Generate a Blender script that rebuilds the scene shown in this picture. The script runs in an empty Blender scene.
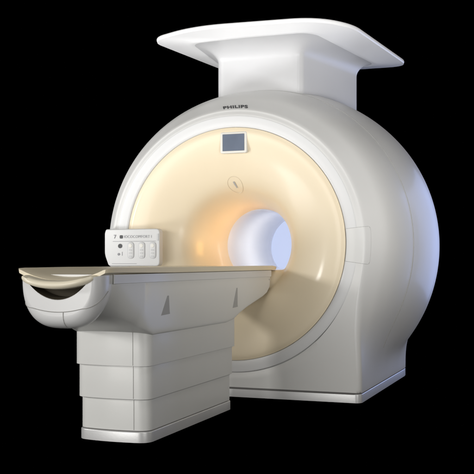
import bpy, bmesh, math
from mathutils import Vector, Matrix
import mathutils.geometry

PI = math.pi
sin, cos, R_ = math.sin, math.cos, math.radians
SC = bpy.context.scene
COL = SC.collection
ZI = 1.144                      # height of the bore axis


# ------------------------------------------------------------------ materials
def material(name, col, rough=0.35, metal=0.0, coat=0.0, spec=0.5, bump=0.0, bscale=60.0,
             vary=0.03, vscale=3.0, emis=None, estr=0.0, speck=0.0):
    m = bpy.data.materials.new(name)
    m.use_nodes = True
    nt = m.node_tree
    b = nt.nodes['Principled BSDF']
    tc = nt.nodes.new('ShaderNodeTexCoord')
    b.inputs['Metallic'].default_value = metal
    b.inputs['Coat Weight'].default_value = coat
    b.inputs['Coat Roughness'].default_value = 0.12
    b.inputs['Specular IOR Level'].default_value = spec
    n = nt.nodes.new('ShaderNodeTexNoise')
    n.inputs['Scale'].default_value = vscale
    n.inputs['Detail'].default_value = 6
    nt.links.new(tc.outputs['Object'], n.inputs['Vector'])
    mx = nt.nodes.new('ShaderNodeMix')
    mx.data_type = 'RGBA'
    mx.inputs[6].default_value = (*[c * (1 - vary) for c in col], 1)
    mx.inputs[7].default_value = (*[min(1, c * (1 + vary)) for c in col], 1)
    nt.links.new(n.outputs['Fac'], mx.inputs[0])
    nt.links.new(mx.outputs[2], b.inputs['Base Color'])
    mr = nt.nodes.new('ShaderNodeMapRange')
    mr.inputs['To Min'].default_value = rough * 0.85
    mr.inputs['To Max'].default_value = rough * 1.15
    nt.links.new(n.outputs['Fac'], mr.inputs['Value'])
    nt.links.new(mr.outputs['Result'], b.inputs['Roughness'])
    if bump > 0:
        n2 = nt.nodes.new('ShaderNodeTexNoise')
        n2.inputs['Scale'].default_value = bscale
        n2.inputs['Detail'].default_value = 3
        nt.links.new(tc.outputs['Object'], n2.inputs['Vector'])
        bp = nt.nodes.new('ShaderNodeBump')
        bp.inputs['Strength'].default_value = bump
        bp.inputs['Distance'].default_value = 0.002
        nt.links.new(n2.outputs['Fac'], bp.inputs['Height'])
        nt.links.new(bp.outputs['Normal'], b.inputs['Normal'])
    if emis:
        b.inputs['Emission Color'].default_value = (*emis, 1)
        b.inputs['Emission Strength'].default_value = estr
    return m


M = {
    'shell': material('shell_paint', (0.68, 0.675, 0.655), 0.45, coat=0.10, bump=0.05, bscale=220),
    'ring': material('ring_paint', (0.66, 0.66, 0.655), 0.42, coat=0.1, bump=0.04, bscale=220),
    'beige': material('beige_cover', (0.775, 0.665, 0.48), 0.43, coat=0.15, bump=0.05, bscale=200),
    'bore': material('bore_white', (0.82, 0.82, 0.83), 0.22, coat=0.5),
    'mat': material('tabletop_beige', (0.80, 0.71, 0.53), 0.38, bump=0.1, bscale=150, vary=0.05),
    'lip': material('lip_beige', (0.82, 0.75, 0.59), 0.36, bump=0.08, bscale=150),
    'table': material('table_paint', (0.70, 0.70, 0.68), 0.38, coat=0.1, bump=0.08, bscale=180),
    'tub': material('tub_paint', (0.70, 0.70, 0.70), 0.35, coat=0.2, bump=0.06, bscale=180),
    'hood': material('hood_shaded', (0.60, 0.60, 0.605), 0.42, bump=0.05, bscale=180),  # column darkened in colour to read as the hood's shaded part
    'plate': material('hood_lit', (0.93, 0.93, 0.93), 0.42, bump=0.04, bscale=180),  # same hood, whitened in colour so its underside looks lit from below
    'metal': material('trim_metal', (0.70, 0.70, 0.70), 0.38, metal=0.4, bump=0.1, bscale=90),
    'seam': material('seam_grey', (0.16, 0.155, 0.15), 0.7, spec=0.2),
    'seamlight': material('seam_light', (0.36, 0.355, 0.34), 0.6, spec=0.2),
    'gapshade': material('gap_shade_dark', (0.055, 0.045, 0.03), 0.7, spec=0.2, vary=0.2),  # near-black colour painting the deep shade under the lip
    'ink': material('ink', (0.03, 0.03, 0.032), 0.5),
    'inkgrey': material('ink_grey', (0.22, 0.22, 0.23), 0.5),
    'inkpale': material('ink_pale', (0.27, 0.27, 0.28), 0.5),
    'panel': material('panel_plastic', (0.58, 0.58, 0.57), 0.4, bump=0.05, bscale=200),
    'button': material('button_grey', (0.50, 0.50, 0.50), 0.45),
    'frame': material('frame_cream', (0.68, 0.66, 0.60), 0.35),
    'screen': material('screen_glass', (0.08, 0.10, 0.14), 0.3, spec=0.3, vary=0.25, vscale=9, emis=(0.20, 0.235, 0.30), estr=0.2),
    'recess': material('recess_grey', (0.40, 0.40, 0.395), 0.5),
    'glow': material('blue_glow', (0.1, 0.1, 0.1), 0.7, emis=(0.62, 0.71, 1.0), estr=0.84),
    'floor': material('floor_black', (0.0, 0.0, 0.0), 1.0, spec=0.0, vary=0),
}


# ------------------------------------------------------------------ mesh tools
def link(name, verts, faces, mat, parent=None, smooth=True, sharp=35.0):
    me = bpy.data.meshes.new(name)
    me.from_pydata([tuple(v) for v in verts], [], faces)
    me.validate()
    bm = bmesh.new()
    bm.from_mesh(me)
    bmesh.ops.remove_doubles(bm, verts=bm.verts, dist=1e-5)
    bmesh.ops.recalc_face_normals(bm, faces=bm.faces)
    for f in bm.faces:
        f.smooth = smooth
    lim = R_(sharp)
    for e in bm.edges:
        if len(e.link_faces) == 2 and e.calc_face_angle(0) > lim:
            e.smooth = False
    bm.to_mesh(me)
    bm.free()
    me.materials.append(mat)
    o = bpy.data.objects.new(name, me)
    COL.objects.link(o)
    o.parent = parent
    return o


def grid(rows, closed=True, cap0=False, cap1=False):
    """rows of equal length -> verts, faces"""
    n = len(rows[0])
    V = [p for r in rows for p in r]
    Fc = []
    for i in range(len(rows) - 1):
        for j in range(n if closed else n - 1):
            k = (j + 1) % n
            Fc.append((i * n + j, i * n + k, (i + 1) * n + k, (i + 1) * n + j))
    if cap0:
        Fc.append(tuple(range(n)))
    if cap1:
        b = (len(rows) - 1) * n
        Fc.append(tuple(b + j for j in range(n))[::-1])
    return V, Fc


def catmull(pts, step=0.02):
    out = []
    P = [Vector(p) for p in pts]
    P = [P[0] * 2 - P[1]] + P + [P[-1] * 2 - P[-2]]
    for i in range(1, len(P) - 2):
        p0, p1, p2, p3 = P[i - 1:i + 3]
        # centripetal knots, so tight corners never loop
        t = [0]
        for a, b in ((p0, p1), (p1, p2), (p2, p3)):
            t.append(t[-1] + max((b - a).length, 1e-6) ** 0.5)
        n = max(2, int((p2 - p1).length / step) + 1)
        for k in range(n):
            u = t[1] + (t[2] - t[1]) * k / n
            A1 = p0 * ((t[1] - u) / (t[1] - t[0])) + p1 * ((u - t[0]) / (t[1] - t[0]))
            A2 = p1 * ((t[2] - u) / (t[2] - t[1])) + p2 * ((u - t[1]) / (t[2] - t[1]))
            A3 = p2 * ((t[3] - u) / (t[3] - t[2])) + p3 * ((u - t[2]) / (t[3] - t[2]))
            B1 = A1 * ((t[2] - u) / (t[2] - t[0])) + A2 * ((u - t[0]) / (t[2] - t[0]))
            B2 = A2 * ((t[3] - u) / (t[3] - t[1])) + A3 * ((u - t[1]) / (t[3] - t[1]))
            out.append(B1 * ((t[2] - u) / (t[2] - t[1])) + B2 * ((u - t[1]) / (t[2] - t[1])))
    out.append(Vector(pts[-1]))
    return out


def sstep(x):
    x = max(0.0, min(1.0, x))
    return x * x * (3 - 2 * x)


def round_poly(pts, radii, seg=8, side=10):
    """closed polygon (ccw) with rounded corners, constant vertex count"""
    n = len(pts)
    out = []
    arcs = []
    for i in range(n):
        p = Vector(pts[i][:2]); a = Vector(pts[i - 1][:2]); b = Vector(pts[(i + 1) % n][:2])
        r = radii[i] if isinstance(radii, (list, tuple)) else radii
        d1 = (a - p).normalized(); d2 = (b - p).normalized()
        arc = []
        for k in range(seg + 1):
            t = k / seg
            # quadratic-ish corner (smoother than a circle)
            s = p + d1 * r
            e = p + d2 * r
            c = p
            arc.append(s * (1 - t) ** 2 + c * 2 * t * (1 - t) + e * t * t)
        arcs.append(arc)
    for i in range(n):
        out += arcs[i]
        s = arcs[i][-1]; e = arcs[(i + 1) % n][0]
        for k in range(1, side):
            out.append(s.lerp(e, k / side))
    return out


def tube(name, pts, r, mat, parent, closed=False, n=8):
    P = [Vector(p) for p in pts]
    rows = []
    m = len(P)
    for i in range(m):
        a = P[i - 1] if (i > 0 or closed) else P[i]
        b = P[(i + 1) % m] if (i < m - 1 or closed) else P[i]
        t = (b - a).normalized()
        up = Vector((0, 0, 1)) if abs(t.z) < 0.9 else Vector((1, 0, 0))
        u = t.cross(up).normalized(); w = t.cross(u)
        rows.append([P[i] + u * r * cos(k * 2 * PI / n) + w * r * sin(k * 2 * PI / n) for k in range(n)])
    if closed:
        rows.append(rows[0])
        V, Fc = grid(rows)
    else:
        V, Fc = grid(rows, True, True, True)
    return link(name, V, Fc, mat, parent)


def prism(name, outline, z0, z1, mat, parent, bevel=0.0, frame=None, sharp=35):
    """outline (list of 2-vectors) extruded z0..z1, with an edge round on top; frame maps local->world"""
    rows = []
    c = sum((Vector(p[:2]) for p in outline), Vector((0, 0))) / len(outline)

    def inset(d):
        n = len(outline); res = []
        for i in range(n):
            p = Vector(outline[i][:2]); a = Vector(outline[i - 1][:2]); b = Vector(outline[(i + 1) % n][:2])
            t = (b - a)
            if t.length < 1e-9:
                t = p - a
            nn = Vector((-t.y, t.x)).normalized()
            if nn.dot(c - p) < 0:
                nn = -nn
            res.append(p + nn * d)
        return res
    rows.append([Vector((p[0], p[1], z0)) for p in outline])
    if bevel > 0:
        rows.append([Vector((p[0], p[1], z1 - bevel)) for p in outline])
        for k in range(1, 5):
            a = k / 4 * PI / 2
            rows.append([Vector((p.x, p.y, z1 - bevel + bevel * sin(a))) for p in inset(bevel * (1 - cos(a)))])
    else:
        rows.append([Vector((p[0], p[1], z1)) for p in outline])
    if frame is not None:
        rows = [[frame @ v for v in r] for r in rows]
    V, Fc = grid(rows, True, True, True)
    return link(name, V, Fc, mat, parent, sharp=sharp)


def rrect(w, h, r, cx=0, cy=0, seg=6, side=4):
    return round_poly([(cx - w / 2, cy - h / 2), (cx + w / 2, cy - h / 2), (cx + w / 2, cy + h / 2), (cx - w / 2, cy + h / 2)], r, seg, side)


def empty(name, loc):
    o = bpy.data.objects.new(name, None)
    o.empty_display_size = 0.2
    COL.objects.link(o)
    return o


def text_polys(s, size, bold=0.0, space=1.0, subdiv=True):
    """flat text as (verts2d, faces)"""
    cu = bpy.data.curves.new('lettering', 'FONT')
    cu.body = s
    cu.size = size
    cu.offset = bold
    cu.space_character = space
    cu.align_x = 'CENTER'
    cu.align_y = 'CENTER'
    cu.resolution_u = 4
    ob = bpy.data.objects.new('lettering', cu)
    COL.objects.link(ob)
    dg = bpy.context.evaluated_depsgraph_get()
    me = bpy.data.meshes.new_from_object(ob.evaluated_get(dg))
    V = [v.co.copy() for v in me.vertices]
    Fc = [tuple(p.vertices) for p in me.polygons]
    bpy.data.objects.remove(ob)
    bpy.data.meshes.remove(me)
    return V, Fc


# ------------------------------------------------------------------ scanner surfaces
HW = 0.984                      # half width of the foot of the housing
SHELL = [Vector((-0.0085, 0.959 + 0.0047 * k)) for k in range(10)] + catmull([(-0.0085, 1.004), (0.001, 1.016), (0.035, 1.042), (0.09, 1.08), (0.17, 1.13), (0.29, 1.18), (0.42, 1.217),
                 (0.52, 1.238), (0.60, 1.252), (0.75, 1.280), (0.90, 1.303), (1.05, 1.319), (1.20, 1.328), (1.35, 1.330), (1.50, 1.321), (1.62, 1.298),
                 (1.72, 1.256), (1.80, 1.19), (1.85, 1.09), (1.87, 0.98), (1.875, 0.75), (1.875, 0.45)], 0.018)
FACE = catmull([(0.0, 0.872), (-0.008, 0.845), (-0.005, 0.80), (0.010, 0.73), (0.034, 0.66), (0.066, 0.585), (0.102, 0.515), (0.138, 0.465), (0.185, 0.427),
                (0.26, 0.392), (0.37, 0.353), (0.51, 0.320), (0.68, 0.297)], 0.012)


def half_w(y):
    if y < 0.04:
        q = max(0.0, min(1.0, (y + 0.01) / 0.05))
        return HW - 0.045 * (1 - math.sqrt(1 - (1 - q) ** 2))
    if y > 1.75:
        return HW - 0.05 * sstep((y - 1.75) / 0.12)
    return HW


def hull_r(phi, R, w, zt=0.24):
    """polar radius, about the bore axis, of the hull of a circle and the foot of the housing"""
    a = phi % (2 * PI)
    if a > PI:
        a -= 2 * PI
    if abs(a) > PI / 2:         # mirror to +x
        a = (PI - a) if a > 0 else (-PI - a)
    cz = ZI - zt
    d = math.hypot(w, cz)
    beta = -math.atan2(cz, w)
    r = R
    if a < beta:
        r = max(R, min(w / max(cos(a), 1e-4), (ZI + 0.35) / max(-sin(a), 1e-4)))
    elif d > R:
        al = beta + math.acos(R / d)
        if a <= al:
            r = R + (R / cos(a - al) - R) * ((al - a) / (al - beta)) ** 0.9
    return r


def outline_r(phi, y, R):
    b = sstep((R - 0.955) / 0.045) if y < 0.2 else 1.0
    if y > 1.80:
        b = sstep((R - 0.75) / 0.2)
    w = half_w(y)
    if b <= 0:
        return R
    acc = 0
    for k in range(-5, 6):
        acc += hull_r(phi + k * 0.016, R, w) * (6 - abs(k))
    r = acc / 36
    beta = math.atan2(ZI - 0.24, w)
    ph = math.asin(max(0.0, -sin(phi)))
    k = sstep((ph - beta) / 0.16)
    if k > 0:
        r = r + (min(r, max(R, (w + 0.0005) / max(abs(cos(phi)), 1e-4))) - r) * k
    return R + (r - R) * b


def shell_point(phi, y, R, floor=0.07):
    r = outline_r(phi, y, R)
    if sin(phi) < 0:
        r = min(r, (ZI - floor) / -sin(phi))
    z = ZI + r * sin(phi)
    x = r * cos(phi)
    lean = -0.020 * sstep((R - 0.957) / 0.05) * sstep((sin(phi) + 0.35) / 0.7) * (1 - sstep((y - 0.02) / 0.25))
    return Vector((x, y - lean, z))


def prof_at(prof, s):
    """point and tangent of a profile at arc length s"""
    acc = 0
    for a, b in zip(prof, prof[1:]):
        L = (b - a).length
        if acc + L >= s:
            return a.lerp(b, (s - acc) / L), (b - a).normalized()
        acc += L
    return prof[-1], (prof[-1] - prof[-2]).normalized()


def arc_at_R(prof, R):
    acc = 0
    for a, b in zip(prof, prof[1:]):
        if (a.y - R) * (b.y - R) <= 0 and a.y != b.y:
            return acc + (b - a).length * (R - a.y) / (b.y - a.y)
        acc += (b - a).length


def on_surface(prof, phi, s, off, shellish):
    p, t = prof_at(prof, s)
    q = shell_point(phi, p.x, p.y) if shellish else Vector((p.y * cos(phi), p.x, ZI + p.y * sin(phi)))
    if shellish:
        e = 1e-3
        p2, _ = prof_at(prof, s + e)
        d1 = shell_point(phi, p2.x, p2.y) - q
        d2 = shell_point(phi + e, p.x, p.y) - q
        n = d1.cross(d2).normalized()
        if n.y > 0 and p.x < 0.6:
            n = -n
    else:
        # tangent in (y, R); normal = rotate
        n2 = Vector((-abs(t.y), t.x if t.y < 0 else -t.x))
        n = Vector((n2.y * cos(phi), n2.x, n2.y * sin(phi))).normalized()
    return q + n * off


NPHI = 720
PH = [2 * PI * k / NPHI for k in range(NPHI)]

scanner = empty('mri_scanner', (0, 0, 0))
scanner['label'] = 'large white ring-shaped scanner with beige round face, wide flat hood and open lit bore'
scanner['category'] = 'mri scanner'

# outer housing
rows = [[Vector((0.93 * cos(p), 0.03, ZI + 0.93 * sin(p))) for p in PH],
        [Vector((0.9588 * cos(p), 0.004, ZI + 0.9588 * sin(p))) for p in PH]]
for q in SHELL:
    rows.append([shell_point(p, q.x, q.y) for p in PH])
rows.append([Vector((0.40 * cos(p), 1.86, ZI + 0.40 * sin(p))) for p in PH])
V, Fc = grid(rows)
shell = link('housing', V, Fc, M['shell'], scanner, sharp=50)

# pale ring round the face
ringp = catmull([(0.03, 0.874), (0.004, 0.8745), (-0.003, 0.878), (-0.008, 0.887), (-0.011, 0.91), (-0.011, 0.94), (-0.0105, 0.952), (-0.0093, 0.9598), (-0.006, 0.9604)], 0.006)
rows = [[Vector((q.y * cos(p), q.x, ZI + q.y * sin(p))) for p in PH[::2]] for q in ringp]
V, Fc = grid(rows)
link('face_ring', V, Fc, M['ring'], scanner, sharp=60)
rows = [[Vector((r * cos(p), y, ZI + r * sin(p))) for p in PH[::2]] for y, r in ((0.012, 0.865), (0.012, 0.885))]
V, Fc = grid(rows)
link('gap_seal', V, Fc, M['seam'], scanner)

# beige face running into the bore, its floor ramping up to the bridge under the table
BRIDGE = 0.945


def bore_point(phi, y, R):
    x, z = R * cos(phi), R * sin(phi)
    if sin(phi) < 0:
        k = sstep((y - 0.05) / 0.28)
        lim = (ZI - BRIDGE) + (1 - k) * 1.2 * (1 - k) + (1 - k) * 0.2
        # soft clip
        e = 0.02
        d = -z
        if d > lim - e:
            t = (d - (lim - e)) / e
            d = lim - e + e * (1 - math.exp(-t)) if t < 6 else lim
        z = -d
    return Vector((x, y, ZI + z))


rows = [[Vector((0.872 * cos(p), 0.02, ZI + 0.872 * sin(p))) for p in PH[::2]]]
for q in FACE:
    rows.append([bore_point(p, q.x, q.y) for p in PH[::2]])
V, Fc = grid(rows)
link('face_cover', V, Fc, M['beige'], scanner, sharp=70)
borep = catmull([(0.683, 0.298), (0.75, 0.298), (1.0, 0.298), (1.35, 0.298), (1.70, 0.298), (1.84, 0.298), (1.862, 0.312), (1.872, 0.335), (1.878, 0.46)], 0.03)
rows = [[bore_point(p, q.x, q.y) for p in PH[::2]] for q in borep]
V, Fc = grid(rows)
link('bore_tube', V, Fc, M['bore'], scanner, sharp=70)
rows = [[Vector((0.46 * cos(p), y, ZI + 0.46 * sin(p))) for p in PH[::4]] for y in (1.885, 1.925)]
V, Fc = grid(rows, True, True, True)
lp = link('added_bore_glow', V, Fc, M['glow'], scanner)  # emissive disc added for the blue light seen through the bore
lp['label'] = 'added glowing disc standing in for pale blue background beyond bore'

# metal kick trim
foot = []
for y in [-0.01, -0.0095, -0.008, -0.005, 0.0, 0.006, 0.013, 0.02, 0.03, 0.04, 0.06, 0.08, 0.11] + [0.15, 0.2, 0.25, 0.3, 0.4, 0.5, 0.6, 1.0, 1.4, 1.7, 1.78, 1.82, 1.85, 1.87]:
    foot.append((half_w(y) + 0.004, y - (0.004 if y < 0.1 else 0)))
poly = [Vector((-a, b)) for a, b in foot[::-1]]
fr = foot[0]
poly += [Vector((fr[0] * (k / 20.0), fr[1])) for k in range(-19, 20)]
poly += [Vector((a, b)) for a, b in foot]
poly += [Vector((HW * (-k / 10.0), 1.879)) for k in range(-9, 10)]
prism('kick_trim', poly, 0.0, 0.062, M['metal'], scanner, bevel=0.004)
prism('trim_gap', [p * 0.993 for p in poly], 0.055, 0.0725, M['seam'], scanner)

# service door at the right of the face, with its dark seam
DOORP = [Vector((-0.0085, 0.882)), Vector((-0.0115, 0.90)), Vector((-0.0115, 0.94))] + [p for p in SHELL if p.y < 1.15]
s0 = 0.0
s1 = arc_at_R(DOORP, 1.045)
ph0, ph1 = R_(6.6), R_(-8.4)


def door_pt(u, v, off):
    return on_surface(DOORP, ph1 + (ph0 - ph1) * v, s0 + (s1 - s0) * u, off, True)


rr = round_poly([(0.0, 0.0), (1.0, 0.0), (1.0, 1.0), (0.0, 1.0)], [0.001, 0.1, 0.1, 0.001], 6, 12)
loop = [door_pt(p.x, p.y, 0.0005) for p in rr]
door = None
NU = 16
rows = []
for i in range(NU + 1):
    v = i / NU
    rows.append([])
    inset = 0.0
    if v < 0.1:
        inset = 0.1 * (1 - v / 0.1) ** 2 * 0.6
    if v > 0.9:
        inset = 0.1 * ((v - 0.9) / 0.1) ** 2 * 0.6
    for j in range(NU + 1):
        rows[-1].append(door_pt((j / NU) * (1 - inset), v, 0.0022))
V, Fc = grid(rows, closed=False)
door = link('service_door', V, Fc, M['shell'], scanner)
tube('door_seam', loop, 0.0019, M['seamlight'], door, closed=True, n=6)

# maker's name on the top of the ring
V2, F2 = text_polys('PHILIPS', 0.058, bold=0.0022, space=1.12)
bmt = bmesh.new()
vs = [bmt.verts.new(v) for v in V2]
for f in F2:
    try:
        bmt.faces.new([vs[i] for i in f])
    except ValueError:
        pass
bmesh.ops.triangulate(bmt, faces=bmt.faces)
V2 = [v.co.copy() for v in bmt.verts]
bmt.verts.index_update()
F2 = [tuple(v.index for v in f.verts) for f in bmt.faces]
bmt.free()
w = max(v.x for v in V2) - min(v.x for v in V2)
kx = 0.205 / w
sT = 0.088
V3 = [on_surface(SHELL, PI / 2 - ((v.x - 0.42 * v.y) * kx + 0.012) / 1.07, sT + v.y * 1.1, 0.0025, True) for v in V2]
link('name_lettering', V3, F2, M['ink'], scanner, smooth=False)

# joint between the front cover and the barrel behind it
ci = min(range(len(SHELL)), key=lambda k: abs(SHELL[k].x - 0.62))
tube('cover_seam', [shell_point(R_(-38 + 256 * k / 160), SHELL[ci].x, SHELL[ci].y + 0.0010) for k in range(161)], 0.0016,
     material('seam_soft', (0.42, 0.415, 0.40), 0.6), scanner, n=6)

# screen on the face
SCR = Matrix.Translation((0.016, -0.004, 1.903)) @ Matrix.Rotation(R_(90), 4, 'X')
scr = prism('display', rrect(0.212, 0.160, 0.018), -0.02, 0.008, M['frame'], scanner, bevel=0.006, frame=SCR)
prism('display_glass', rrect(0.172, 0.124, 0.005), 0.004, 0.0095, M['screen'], scr, frame=SCR)
prism('display_bezel', rrect(0.177, 0.129, 0.006), 0.003, 0.0088, M['seamlight'], scr, frame=SCR)

# round badge over the bore
sB = arc_at_R(FACE, 0.455)
loop = []
badge_outer = 0.058


def badge(dx, dz, off):
    x, z = -0.028 + dx, 0.458 + dz
    R = math.hypot(x, z)
    p, t = prof_at(FACE, arc_at_R(FACE, R))
    return Vector((x, p.x - off, ZI + z - off * 0.6))


bd = tube('round_badge', [badge(badge_outer * cos(a * 2 * PI / 48), badge_outer * sin(a * 2 * PI / 48), 0.0) for a in range(48)],
          0.0025, material('badge_ring', (0.64, 0.54, 0.39), 0.4), scanner, closed=True, n=6)
mk = []
for (x, z) in ((-0.011, 0.020), (-0.001, 0.024), (0.005, 0.010), (0.012, -0.021), (0.003, -0.024), (-0.006, 0.003)):
    mk.append(badge(x, z, 0.004))
link('badge_mark', mk, [(0, 1, 2, 3, 4, 5)], M['recess'], bd, smooth=False)

# ------------------------------------------------------------------ hood on top
SK = R_(0)


def ringz(poly, z):
    return [Vector((p.x, p.y, z)) for p in poly]


col_p = [(-0.365, 0.625), (0.0, 0.622), (0.30, 0.625), (0.352, 0.66), (0.585, 1.65), (-0.60, 1.65)]
jun_p = [(-0.49, 0.36), (-0.05, 0.32), (0.46, 0.33), (0.54, 0.42), (0.735, 1.70), (-0.62, 1.70)]
pl_p = [(-0.835, 0.34), (-0.36, 0.10), (0.62, 0.17), (0.82, 0.50), (0.965, 2.02), (-0.65, 1.97)]


def mixp(a, b, t):
    return [(p[0] + (q[0] - p[0]) * t, p[1] + (q[1] - p[1]) * t) for p, q in zip(a, b)]


rows = []
cr = [0.06, 0.06, 0.04, 0.04, 0.06, 0.06]
rows.append(ringz(round_poly(col_p, cr, 10, 12), 2.1))
rows.append(ringz(round_poly(col_p, cr, 10, 12), 2.50))
FL = 0.11
for k in range(0, 13):
    a = k / 12 * PI / 2
    t = 1 - cos(a)
    z = 2.765 - FL + FL * sin(a)
    rr_ = [c + q * t for c, q in zip(cr, (0.06, 0.06, 0.02, 0.02, 0.08, 0.08))]
    rows.append(ringz(round_poly(mixp(col_p, jun_p, t), rr_, 10, 12), z))
V, Fc = grid(rows)
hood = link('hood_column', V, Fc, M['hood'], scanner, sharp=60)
rows = []
PR = [0.16, 0.26, 0.22, 0.15, 0.18, 0.18]
plp = round_poly(pl_p, PR, 10, 12)
jp = round_poly(jun_p, [0.12, 0.12, 0.06, 0.06, 0.14, 0.14], 10, 12)
cen = Vector((0.08, 1.05))


def scl(poly, s):
    return [cen + (p - cen) * s for p in poly]


rows.append(ringz(scl(jp, 0.9), 2.79))
rows.append(ringz(jp, 2.763))
for k in range(1, 7):
    t = k / 6
    rows.append([Vector((*(a.lerp(b, t * 0.985)), 2.763 + 0.040 * t)) for a, b in zip(jp, plp)])
for k in range(1, 9):
    a = -PI / 2 + k / 8 * PI
    rows.append(ringz(scl(plp, 0.985 + 0.015 * cos(a)), 2.821 + 0.018 * sin(a)))
rows.append(ringz(scl(plp, 0.90), 2.848))
rows.append(ringz(scl(plp, 0.5), 2.852))
V, Fc = grid(rows, True, True, True)
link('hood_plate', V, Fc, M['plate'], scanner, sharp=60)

# ------------------------------------------------------------------ control panel at left of the face
PW, PHT = 0.475, 0.288
CP = Matrix.Translation((-0.803, -0.047, 1.120)) @ Matrix.Rotation(R_(90), 4, 'X')
ol = round_poly([(-PW / 2 + 0.035, -PHT / 2), (PW / 2, -PHT / 2), (PW / 2, PHT / 2), (-PW / 2, PHT / 2)][0:1]
                + [(PW / 2, -PHT / 2), (PW / 2, PHT / 2), (-PW / 2 + 0.012, PHT / 2), (-PW / 2, PHT / 2 - 0.03), (-PW / 2, -PHT / 2 + 0.09)],
                [0.02, 0.035, 0.035, 0.012, 0.012, 0.03], 6, 4)
cp = prism('control_panel', ol, -0.034, 0.022, M['panel'], scanner, bevel=0.009, frame=CP)


def mark(name, pts2, mat, z=0.0235):
    return prism(name, [Vector(p) for p in pts2], z - 0.002, z, mat, cp, frame=CP)


def flat_text(name, s, size, x, y, mat, bold=0, sx=1.0, space=1.0):
    V2, F2 = text_polys(s, size, bold, space)
    return link(name, [CP @ Vector((v.x * sx + x, v.y + y, 0.0245)) for v in V2], F2, mat, cp, smooth=False)


flat_text('panel_lettering', '7', 0.040, -0.145, 0.083, M['inkgrey'], 0.001)
mark('panel_mark', rrect(0.028, 0.026, 0.008, -0.090, 0.083), M['ink'])
flat_text('panel_lettering', '\u25afICOCOMFORT', 0.030, 0.045, 0.083, M['inkgrey'], 0.0, 0.98, 1.05) if False else \
    flat_text('panel_lettering', 'IOCOCOMFORT I', 0.030, 0.052, 0.083, M['inkpale'], 0.0, 0.95, 1.08)
mark('panel_line', rrect(0.37, 0.0035, 0.001, 0.02, 0.048), M['inkpale'])
mark('panel_line', rrect(0.215, 0.0035, 0.001, -0.065, -0.125), M['inkpale'])
mark('indicator', [(-0.100 + 0.017 * cos(a * PI / 12), 0.012 + 0.017 * sin(a * PI / 12)) for a in range(24)], M['ink'], 0.026)
mark('indicator', [(-0.112 + 0.010 * cos(a * PI / 12), -0.052 + 0.010 * sin(a * PI / 12)) for a in range(24)], M['inkgrey'], 0.025)
mark('panel_mark', rrect(0.005, 0.03, 0.001, -0.082, -0.048), M['inkpale'])
for bx in (-0.008, 0.086, 0.180):
    b = prism('button_strip', rrect(0.056, 0.128, 0.026, bx, -0.022), 0.015, 0.027, M['button'], cp, bevel=0.003, frame=CP)
    prism('button_face', rrect(0.043, 0.112, 0.020, bx, -0.022), 0.02, 0.0285, M['panel'], b, bevel=0.001, frame=CP)
    prism('key', [(bx + 0.015 * cos(a * PI / 10), 0.014 + 0.015 * sin(a * PI / 10)) for a in range(20)], 0.02, 0.031, M['frame'], b, bevel=0.002, frame=CP)
    for yy in (-0.020, -0.044, -0.068):
        prism('key', rrect(0.028, 0.012, 0.004, bx, yy), 0.02, 0.030, M['button'], b, bevel=0.001, frame=CP)
prism('panel_catch', rrect(0.012, 0.055, 0.004, PW / 2 - 0.016, 0.078), 0.01, 0.0255, M['button'], cp, frame=CP)

# ------------------------------------------------------------------ patient table
table = empty('patient_table', (0, 0, 0))
table['label'] = 'long patient table with beige top on a stepped white pedestal, running into the bore'
table['category'] = 'patient table'
PCX = -0.015


def rect_plan(hw, y0, y1, r, seg=10, side=12):
    return round_poly([(PCX - hw, y0), (PCX + hw, y0), (PCX + hw, y1), (PCX - hw, y1)], r, seg, side)


def bowed(poly, y0, amount, hw):
    """the head end of the pedestal is gently rounded in plan"""
    out = []
    for p in poly:
        t = max(0.0, 1 - abs(p.y - y0) / 0.15)
        out.append(Vector((p.x, p.y - t * amount * (1 - ((p.x - PCX) / hw) ** 2))))
    return out


tiers = [('pedestal_tier', 0.2375, -1.885, -0.495, 0.430, 0.935), ('pedestal_tier', 0.229, -1.868, -0.520, 0.243, 0.452),
         ('pedestal_tier', 0.220, -1.850, -0.545, 0.066, 0.262)]
for nm, hw, y0, y1, z0, z1 in tiers:
    pl = bowed(rect_plan(hw, y0, y1, 0.062), y0, 0.025, hw)
    t_ = prism(nm, pl, z0, z1, M['table'], table, bevel=0.006)
    # seam line of the corner piece
    zz0, zz1 = z0 + 0.004, (z1 - 0.02)
    if nm and z1 > 0.7:
        zz1 = 0.62
    xs = PCX + hw * 0.62
    ys = y0 - 0.025 * (1 - 0.62 ** 2) - 0.0002
    tube('corner_seam', [(xs, ys, zz0 + (zz1 - zz0) * k / 6) for k in range(7)], 0.0016, M['seamlight'], t_, n=6)
    if z1 < 0.7:
        # grey joint strip where one tier slides into the next
        prism('tier_gap', [Vector((p.x, p.y)) for p in bowed(rect_plan(hw + 0.003, y0 - 0.003, y1 + 0.003, 0.062), y0, 0.025, hw)],
              z1 - 0.0245, z1 - 0.0185, M['recess'], t_)
pl = bowed(rect_plan(0.224, -1.858, -0.538, 0.064), -1.858, 0.026, 0.224)
prism('base_trim', pl, 0.0, 0.060, M['metal'], table, bevel=0.006)
prism('trim_gap', bowed(rect_plan(0.208, -1.846, -0.548, 0.06), -1.846, 0.025, 0.208), 0.05, 0.068, M['seam'], table)


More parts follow.
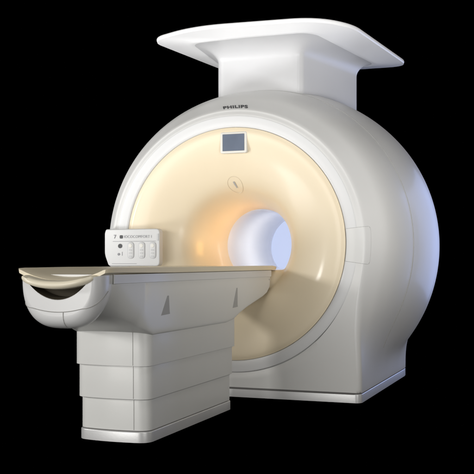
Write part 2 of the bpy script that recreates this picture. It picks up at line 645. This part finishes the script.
# side panels and overhangs of the table body: lofted sections along y
def under(y):
    pts = [(-2.345, 0.86), (-2.33, 0.80), (-2.29, 0.745), (-2.20, 0.700), (-2.08, 0.665), (-1.95, 0.632), (-1.84, 0.60),
           (-0.70, 0.60), (-0.56, 0.615), (-0.45, 0.650), (-0.30, 0.685), (-0.10, 0.722), (0.05, 0.750), (0.14, 0.775), (0.20, 0.815), (0.235, 0.87), (0.25, 0.905)]
    if y <= pts[0][0]:
        return pts[0][1]
    for a, b in zip(pts, pts[1:]):
        if a[0] <= y <= b[0]:
            return a[1] + (b[1] - a[1]) * (y - a[0]) / (b[0] - a[0])
    return pts[-1][1]


def u_section(y, hw, top, bot, n, cx=0.0, sag=0.0, N=48, rim=0.018):
    """U shaped closed section: bottom half a superellipse of exponent n, top nearly flat"""
    out = []
    for k in range(N + 1):
        a = PI + PI * k / N
        c, s = cos(a), sin(a)
        x = hw * math.copysign(abs(c) ** (2 / n), c)
        z = -(abs(s) ** (2 / n))
        out.append(Vector((cx + x, y, top + (top - bot) * z)))
    m = 24
    for k in range(1, m):
        t = 1 - 2 * k / m
        sg = sag * (1 - t * t) if sag else 0
        out.append(Vector((cx + hw * t, y, top + 0.0 - sg)))
    return out


rows = []
ys = [-2.335, -2.325, -2.305, -2.28, -2.255, -2.23] + [-2.20 + 0.03 * k for k in range(82)]
ys = [y for y in ys if y <= 0.25] + [0.255]
for y in ys:
    n = 2.7 + 5 * sstep((y + 2.28) / 0.30) + 30 * sstep((y + 2.02) / 0.16)
    hw = 0.238
    if y < -2.27:
        hw = 0.238 - 0.015 * ((-2.27 - y) / 0.065) ** 2
    if y > 0.2:
        hw = 0.238 - 0.02 * ((y - 0.2) / 0.055) ** 2
    rows.append(u_section(y, hw, 0.944, under(y), n, cx=-0.006, N=64))
V, Fc = grid(rows, True, True, True)
body = link('side_housing', V, Fc, M['table'], table, sharp=50)

# head end tub: deep bowl under the handle
def tub_dims(y):
    e = math.sqrt(max(0.0, 1 - (1 - min(1.0, max(0.0, (y + 2.475) / 0.085))) ** 2))
    hw = 0.192 + 0.036 * e
    top = 0.927 + 0.015 * e
    bot = 0.735 - 0.066 * e
    if y > -2.405:
        q = min(1, (y + 2.405) / 0.16)
        bot += 0.16 * q ** 1.9
        hw -= 0.016 * q ** 1.8
    return hw, top, bot, 2.5 + 0.35 * e


rows = []
for y in [-2.475, -2.474, -2.471, -2.466, -2.458, -2.447, -2.435, -2.42, -2.405, -2.39, -2.375, -2.36, -2.345, -2.33, -2.315, -2.30, -2.285, -2.27, -2.255]:
    hw, top, bot, n = tub_dims(y)
    rows.append(u_section(y, hw, top, bot, n, sag=0.112 * (1 - sstep((y + 2.36) / 0.10)), N=72))
def mid_z(x, y=-2.475):
    hw, tp, bt, n_ = tub_dims(y)
    u = min(1.0, abs(x) / hw)
    return 0.5 * (tp - 0.112 * (1 - u * u) + tp - (tp - bt) * max(0.0, 1 - u ** n_) ** (1 / n_))


cap = []
for t in (0.05, 0.35, 0.7, 0.95):
    cap.append([Vector((p.x, -2.475, mid_z(p.x) + (p.z - mid_z(p.x)) * t)) for p in rows[0]])
rows = cap + rows
V, Fc = grid(rows, True, True, True)
tub = link('head_tub', V, Fc, M['tub'], table, sharp=50)


# horizontal seam that sweeps round the bowl, and the short vertical one below it
def tub_front(x, z):
    if z > 0.742:
        return Vector((x, -2.4757, z))
    # first point of the tub surface met looking along +y at (x, z)
    for k in range(400):
        y = -2.475 + k * 0.001
        hw, top, bot, n = tub_dims(y)
        if abs(x) < hw and (abs(x) / hw) ** n + (max(0, top - z) / (top - bot)) ** n <= 1:
            return Vector((x, y - 0.0008, z))
    return None


TSEAM = 0.757


def side_seam(a):
    # seam round the bowl: a in -1..1, sweeping back along both flanks
    y = -2.475 + 0.12 * max(0.0, (abs(a) - 0.60) / 0.40) ** 1.3
    hw, top, bot, n = tub_dims(y)
    z = TSEAM + 0.018 * min(1, abs(a) / 0.6) ** 2 + 0.085 * max(0.0, (abs(a) - 0.60) / 0.40) ** 1.2
    d = (top - z) / (top - bot)
    x = hw * max(0.0, 1 - d ** n) ** (1 / n)
    return Vector((math.copysign(x + 0.0008, a), y, z))


def face_limit():
    hw, top, bot, n = tub_dims(-2.475)
    d = (top - TSEAM - 0.018) / (top - bot)
    return hw * (1 - d ** n) ** (1 / n)


FLM = face_limit()
pts = [side_seam(-1 + 0.4 * k / 16) for k in range(17)]
pts += [Vector((FLM * t, -2.4757, TSEAM + 0.018 * t * t)) for t in [-0.95 + 0.1 * k for k in range(20)]]
pts += [side_seam(0.6 + 0.4 * k / 16) for k in range(17)]
tube('tub_seam', pts, 0.0022, M['seamlight'], tub, n=6)
pts = [q for q in [tub_front(0.035, TSEAM - 0.10 * k / 16) for k in range(16)] if q]
tube('tub_seam', pts, 0.0020, M['seamlight'], tub, n=6)


# beige top
def top_section(y, hw, ze, zc, th, N=40, zedge=0.010):
    top, bot = [], []
    for k in range(N + 1):
        t = -1 + 2 * k / N
        z = zc + (ze - zc) * t * t
        top.append(Vector((hw * t, y, z - (0.004 if k in (0, N) else 0))))
        bot.append(Vector(((hw - 0.004) * t, y, z - th)))
    return top + bot[::-1]


secs = [(-2.435, 0.252, 0.974, 0.914, 0.022), (-2.42, 0.262, 0.9805, 0.920, 0.026), (-2.36, 0.2655, 0.983, 0.930, 0.028),
        (-2.25, 0.2625, 0.983, 0.943, 0.028), (-2.10, 0.2580, 0.983, 0.956, 0.030), (-1.95, 0.253, 0.983, 0.965, 0.032), (-1.6, 0.25, 0.982, 0.968, 0.034)]
secs += [(y, 0.25, 0.982, 0.968, 0.034) for y in (-1.2, -0.8, -0.4, 0.0, 0.25)]
secs += [(0.33, 0.243, 0.975, 0.963, 0.024), (0.37, 0.225, 0.973, 0.963, 0.018)]
rows = [top_section(*s) for s in secs]
V, Fc = grid(rows, True, True, True)
top = link('table_top', V, Fc, M['mat'], table, sharp=50)

# handle lip across the head end
rows = []
N = 48
for k in range(N + 1):
    t = -1 + 2 * k / N
    x = 0.203 * t
    zc = 0.893 + 0.036 * abs(t) ** 2.2
    yb = -2.475 + 0.045 * abs(t) ** 4
    th = 0.046 - 0.006 * abs(t)
    if abs(t) > 0.94:
        th -= 0.012 * (abs(t) - 0.94) / 0.06
    sec = []
    for (a, b) in ((0.10, 0.42), (0.03, 0.50), (-0.02, 0.46), (-0.05, 0.30), (-0.055, 0.0), (-0.05, -0.30), (-0.02, -0.46), (0.03, -0.5), (0.10, -0.5)):
        sec.append(Vector((x, yb + a, zc + b * th)))
    rows.append(sec)
V, Fc = grid(rows, True, True, True)
link('handle_lip', V, Fc, M['lip'], top, sharp=60)

# dark sheet standing in for the shade inside the hand gap
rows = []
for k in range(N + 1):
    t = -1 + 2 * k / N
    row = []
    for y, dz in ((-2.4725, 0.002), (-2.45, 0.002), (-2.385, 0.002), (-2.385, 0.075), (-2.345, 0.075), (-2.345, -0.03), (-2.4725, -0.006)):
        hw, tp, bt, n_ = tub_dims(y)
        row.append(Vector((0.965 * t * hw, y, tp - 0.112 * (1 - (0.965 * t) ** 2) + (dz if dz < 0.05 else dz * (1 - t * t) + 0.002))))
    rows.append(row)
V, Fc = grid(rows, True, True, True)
link('gap_shade', V, Fc, M['gapshade'], table)

# lighter rail under the top on each side
for sx in (-1, 1):
    x0 = 0.238 * sx - 0.006
    rows = []
    for y in [-2.315] + [-2.20 + 0.1 * k for k in range(24)] + [0.20, 0.22]:
        h = 0.045
        rows.append([Vector((x0, y, 0.945)), Vector((x0 + 0.006 * sx, y, 0.943)), Vector((x0 + 0.006 * sx, y, 0.943 - h)), Vector((x0, y, 0.941 - h))])
    V, Fc = grid(rows, True, True, True)
    r_ = link('side_rail', V, Fc, M['tub'], table, sharp=30)
# grip recesses: tall narrow wedges
for (ya, yb, za, zb) in ((-1.745, -1.625, 0.705, 0.815), (-0.60, -0.50, 0.695, 0.83)):
    for sx in (-1, 1):
        x0 = 0.2325 * sx - 0.006
        w_ = [(ya, za), (yb, za + 0.004), (yb - 0.005, za + 0.02), ((ya + yb) / 2 + 0.045, zb), ((ya + yb) / 2 + 0.025, zb)]
        A = [Vector((x0 + 0.0065 * sx, y, z)) for y, z in w_]
        B = [Vector((x0, y, z)) for y, z in w_]
        V, Fc = grid([B, A], True, True, True)
        link('grip_recess', V, Fc, M['recess'], body, smooth=False)
# screw at the tip of the arm
for z in (0.875,):
    pts = [Vector((0.2325, 0.185 + 0.006 * cos(a * PI / 8), z + 0.006 * sin(a * PI / 8))) for a in range(16)]
    V, Fc = grid([[p - Vector((0.004, 0, 0)) for p in pts], [p + Vector((0.0012, 0, 0)) for p in pts]], True, True, True)
    link('screw', V, Fc, M['recess'], body, smooth=False)

# ------------------------------------------------------------------ floor
V = [(-60, -60, 0), (60, -60, 0), (60, 60, 0), (-60, 60, 0)]
V = [(a, b, -0.002) for a, b, c in V]
fl = link('floor', V, [(0, 1, 2, 3)], M['floor'], None, smooth=False)
fl['kind'] = 'structure'
fl['label'] = 'plain black studio floor'


# ------------------------------------------------------------------ lights
def area(name, loc, target, size, power, col=(1, 1, 1), size_y=None, spread=180):
    l = bpy.data.lights.new(name, 'AREA')
    l.energy = power
    l.color = col
    l.size = size
    if size_y:
        l.shape = 'RECTANGLE'
        l.size_y = size_y
    l.spread = R_(spread)
    o = bpy.data.objects.new(name, l)
    COL.objects.link(o)
    o.location = loc
    o.rotation_euler = (Vector(target) - Vector(loc)).to_track_quat('-Z', 'Y').to_euler()
    return o


area('key_lamp', (-5.0, -4.9, 2.18), (0, 0, 1.3), 0.7, 142, (1.0, 0.985, 0.96), 0.7)
area('fill_lamp', (-1.8, -9.0, 1.3), (0.0, 0, 1.0), 4.0, 250, (1.0, 0.985, 0.955), 2.4)
area('side_fill_lamp', (5.5, -6.0, 2.0), (0.0, 0, 1.0), 3.5, 120, (1.0, 0.985, 0.955), 2.5)
area('bounce_fill', (-2.8, -1.9, 0.12), (-0.1, 0.9, 3.2), 2.0, 36, (0.99, 0.99, 1.0), 1.4, 70)  # unseen pair added in place of floor bounce, brightening the hood underside
area('bounce_fill', (3.4, -2.6, 0.12), (0.3, 0.9, 3.2), 2.0, 36, (0.99, 0.99, 1.0), 1.4, 70)
area('rim_lamp', (2.7, 5.6, 1.5), (1.2, 1.4, 1.2), 2.2, 72, (0.42, 0.54, 1.0), 3.0)
area('side_lamp', (6.5, 1.4, 2.2), (0.8, 1.0, 1.2), 3.0, 50, (1.0, 0.95, 0.88), 3.0)
area('top_lamp', (1.2, -3.2, 5.2), (0.6, 0.3, 1.8), 2.2, 45, (1.0, 0.99, 0.97), 1.2)
area('flare_lamp', (0.19, 0.56, 1.19), (-0.34, 0.40, 1.30), 0.12, 0.75, (1.0, 0.52, 0.12), 0.12, 130)
area('bore_lamp', (0.14, 1.2, 1.38), (-0.3, 1.2, 1.14), 0.08, 1.7, (1.0, 0.98, 0.95), 0.6, 130)

w = bpy.data.worlds.new('World')
SC.world = w
w.use_nodes = True
w.node_tree.nodes['Background'].inputs[0].default_value = (0, 0, 0, 1)
w.node_tree.nodes['Background'].inputs[1].default_value = 0.0

# ------------------------------------------------------------------ camera
f, th, ax, H, hy, D = 932.909, 0.357, 231.972, 1.01, 261.732, 7.0
fw = Vector((-sin(th), cos(th), 0)); rt = Vector((cos(th), sin(th), 0))
C = -(fw * D + rt * (D * (ax - 237) / f)); C.z = H
cd = bpy.data.cameras.new('camera')
cam = bpy.data.objects.new('camera', cd)
COL.objects.link(cam)
cam.location = C
cam.rotation_euler = (PI / 2, 0, th)
cd.sensor_width = 36
cd.lens = f / 474 * 36
cd.shift_y = (hy - 237) / 474
cd.clip_end = 500
SC.camera = cam
SC.view_settings.view_transform = 'Standard'
SC.view_settings.look = 'None'
SC.view_settings.exposure = 0
SC.view_settings.gamma = 1
SC.render.film_transparent = False
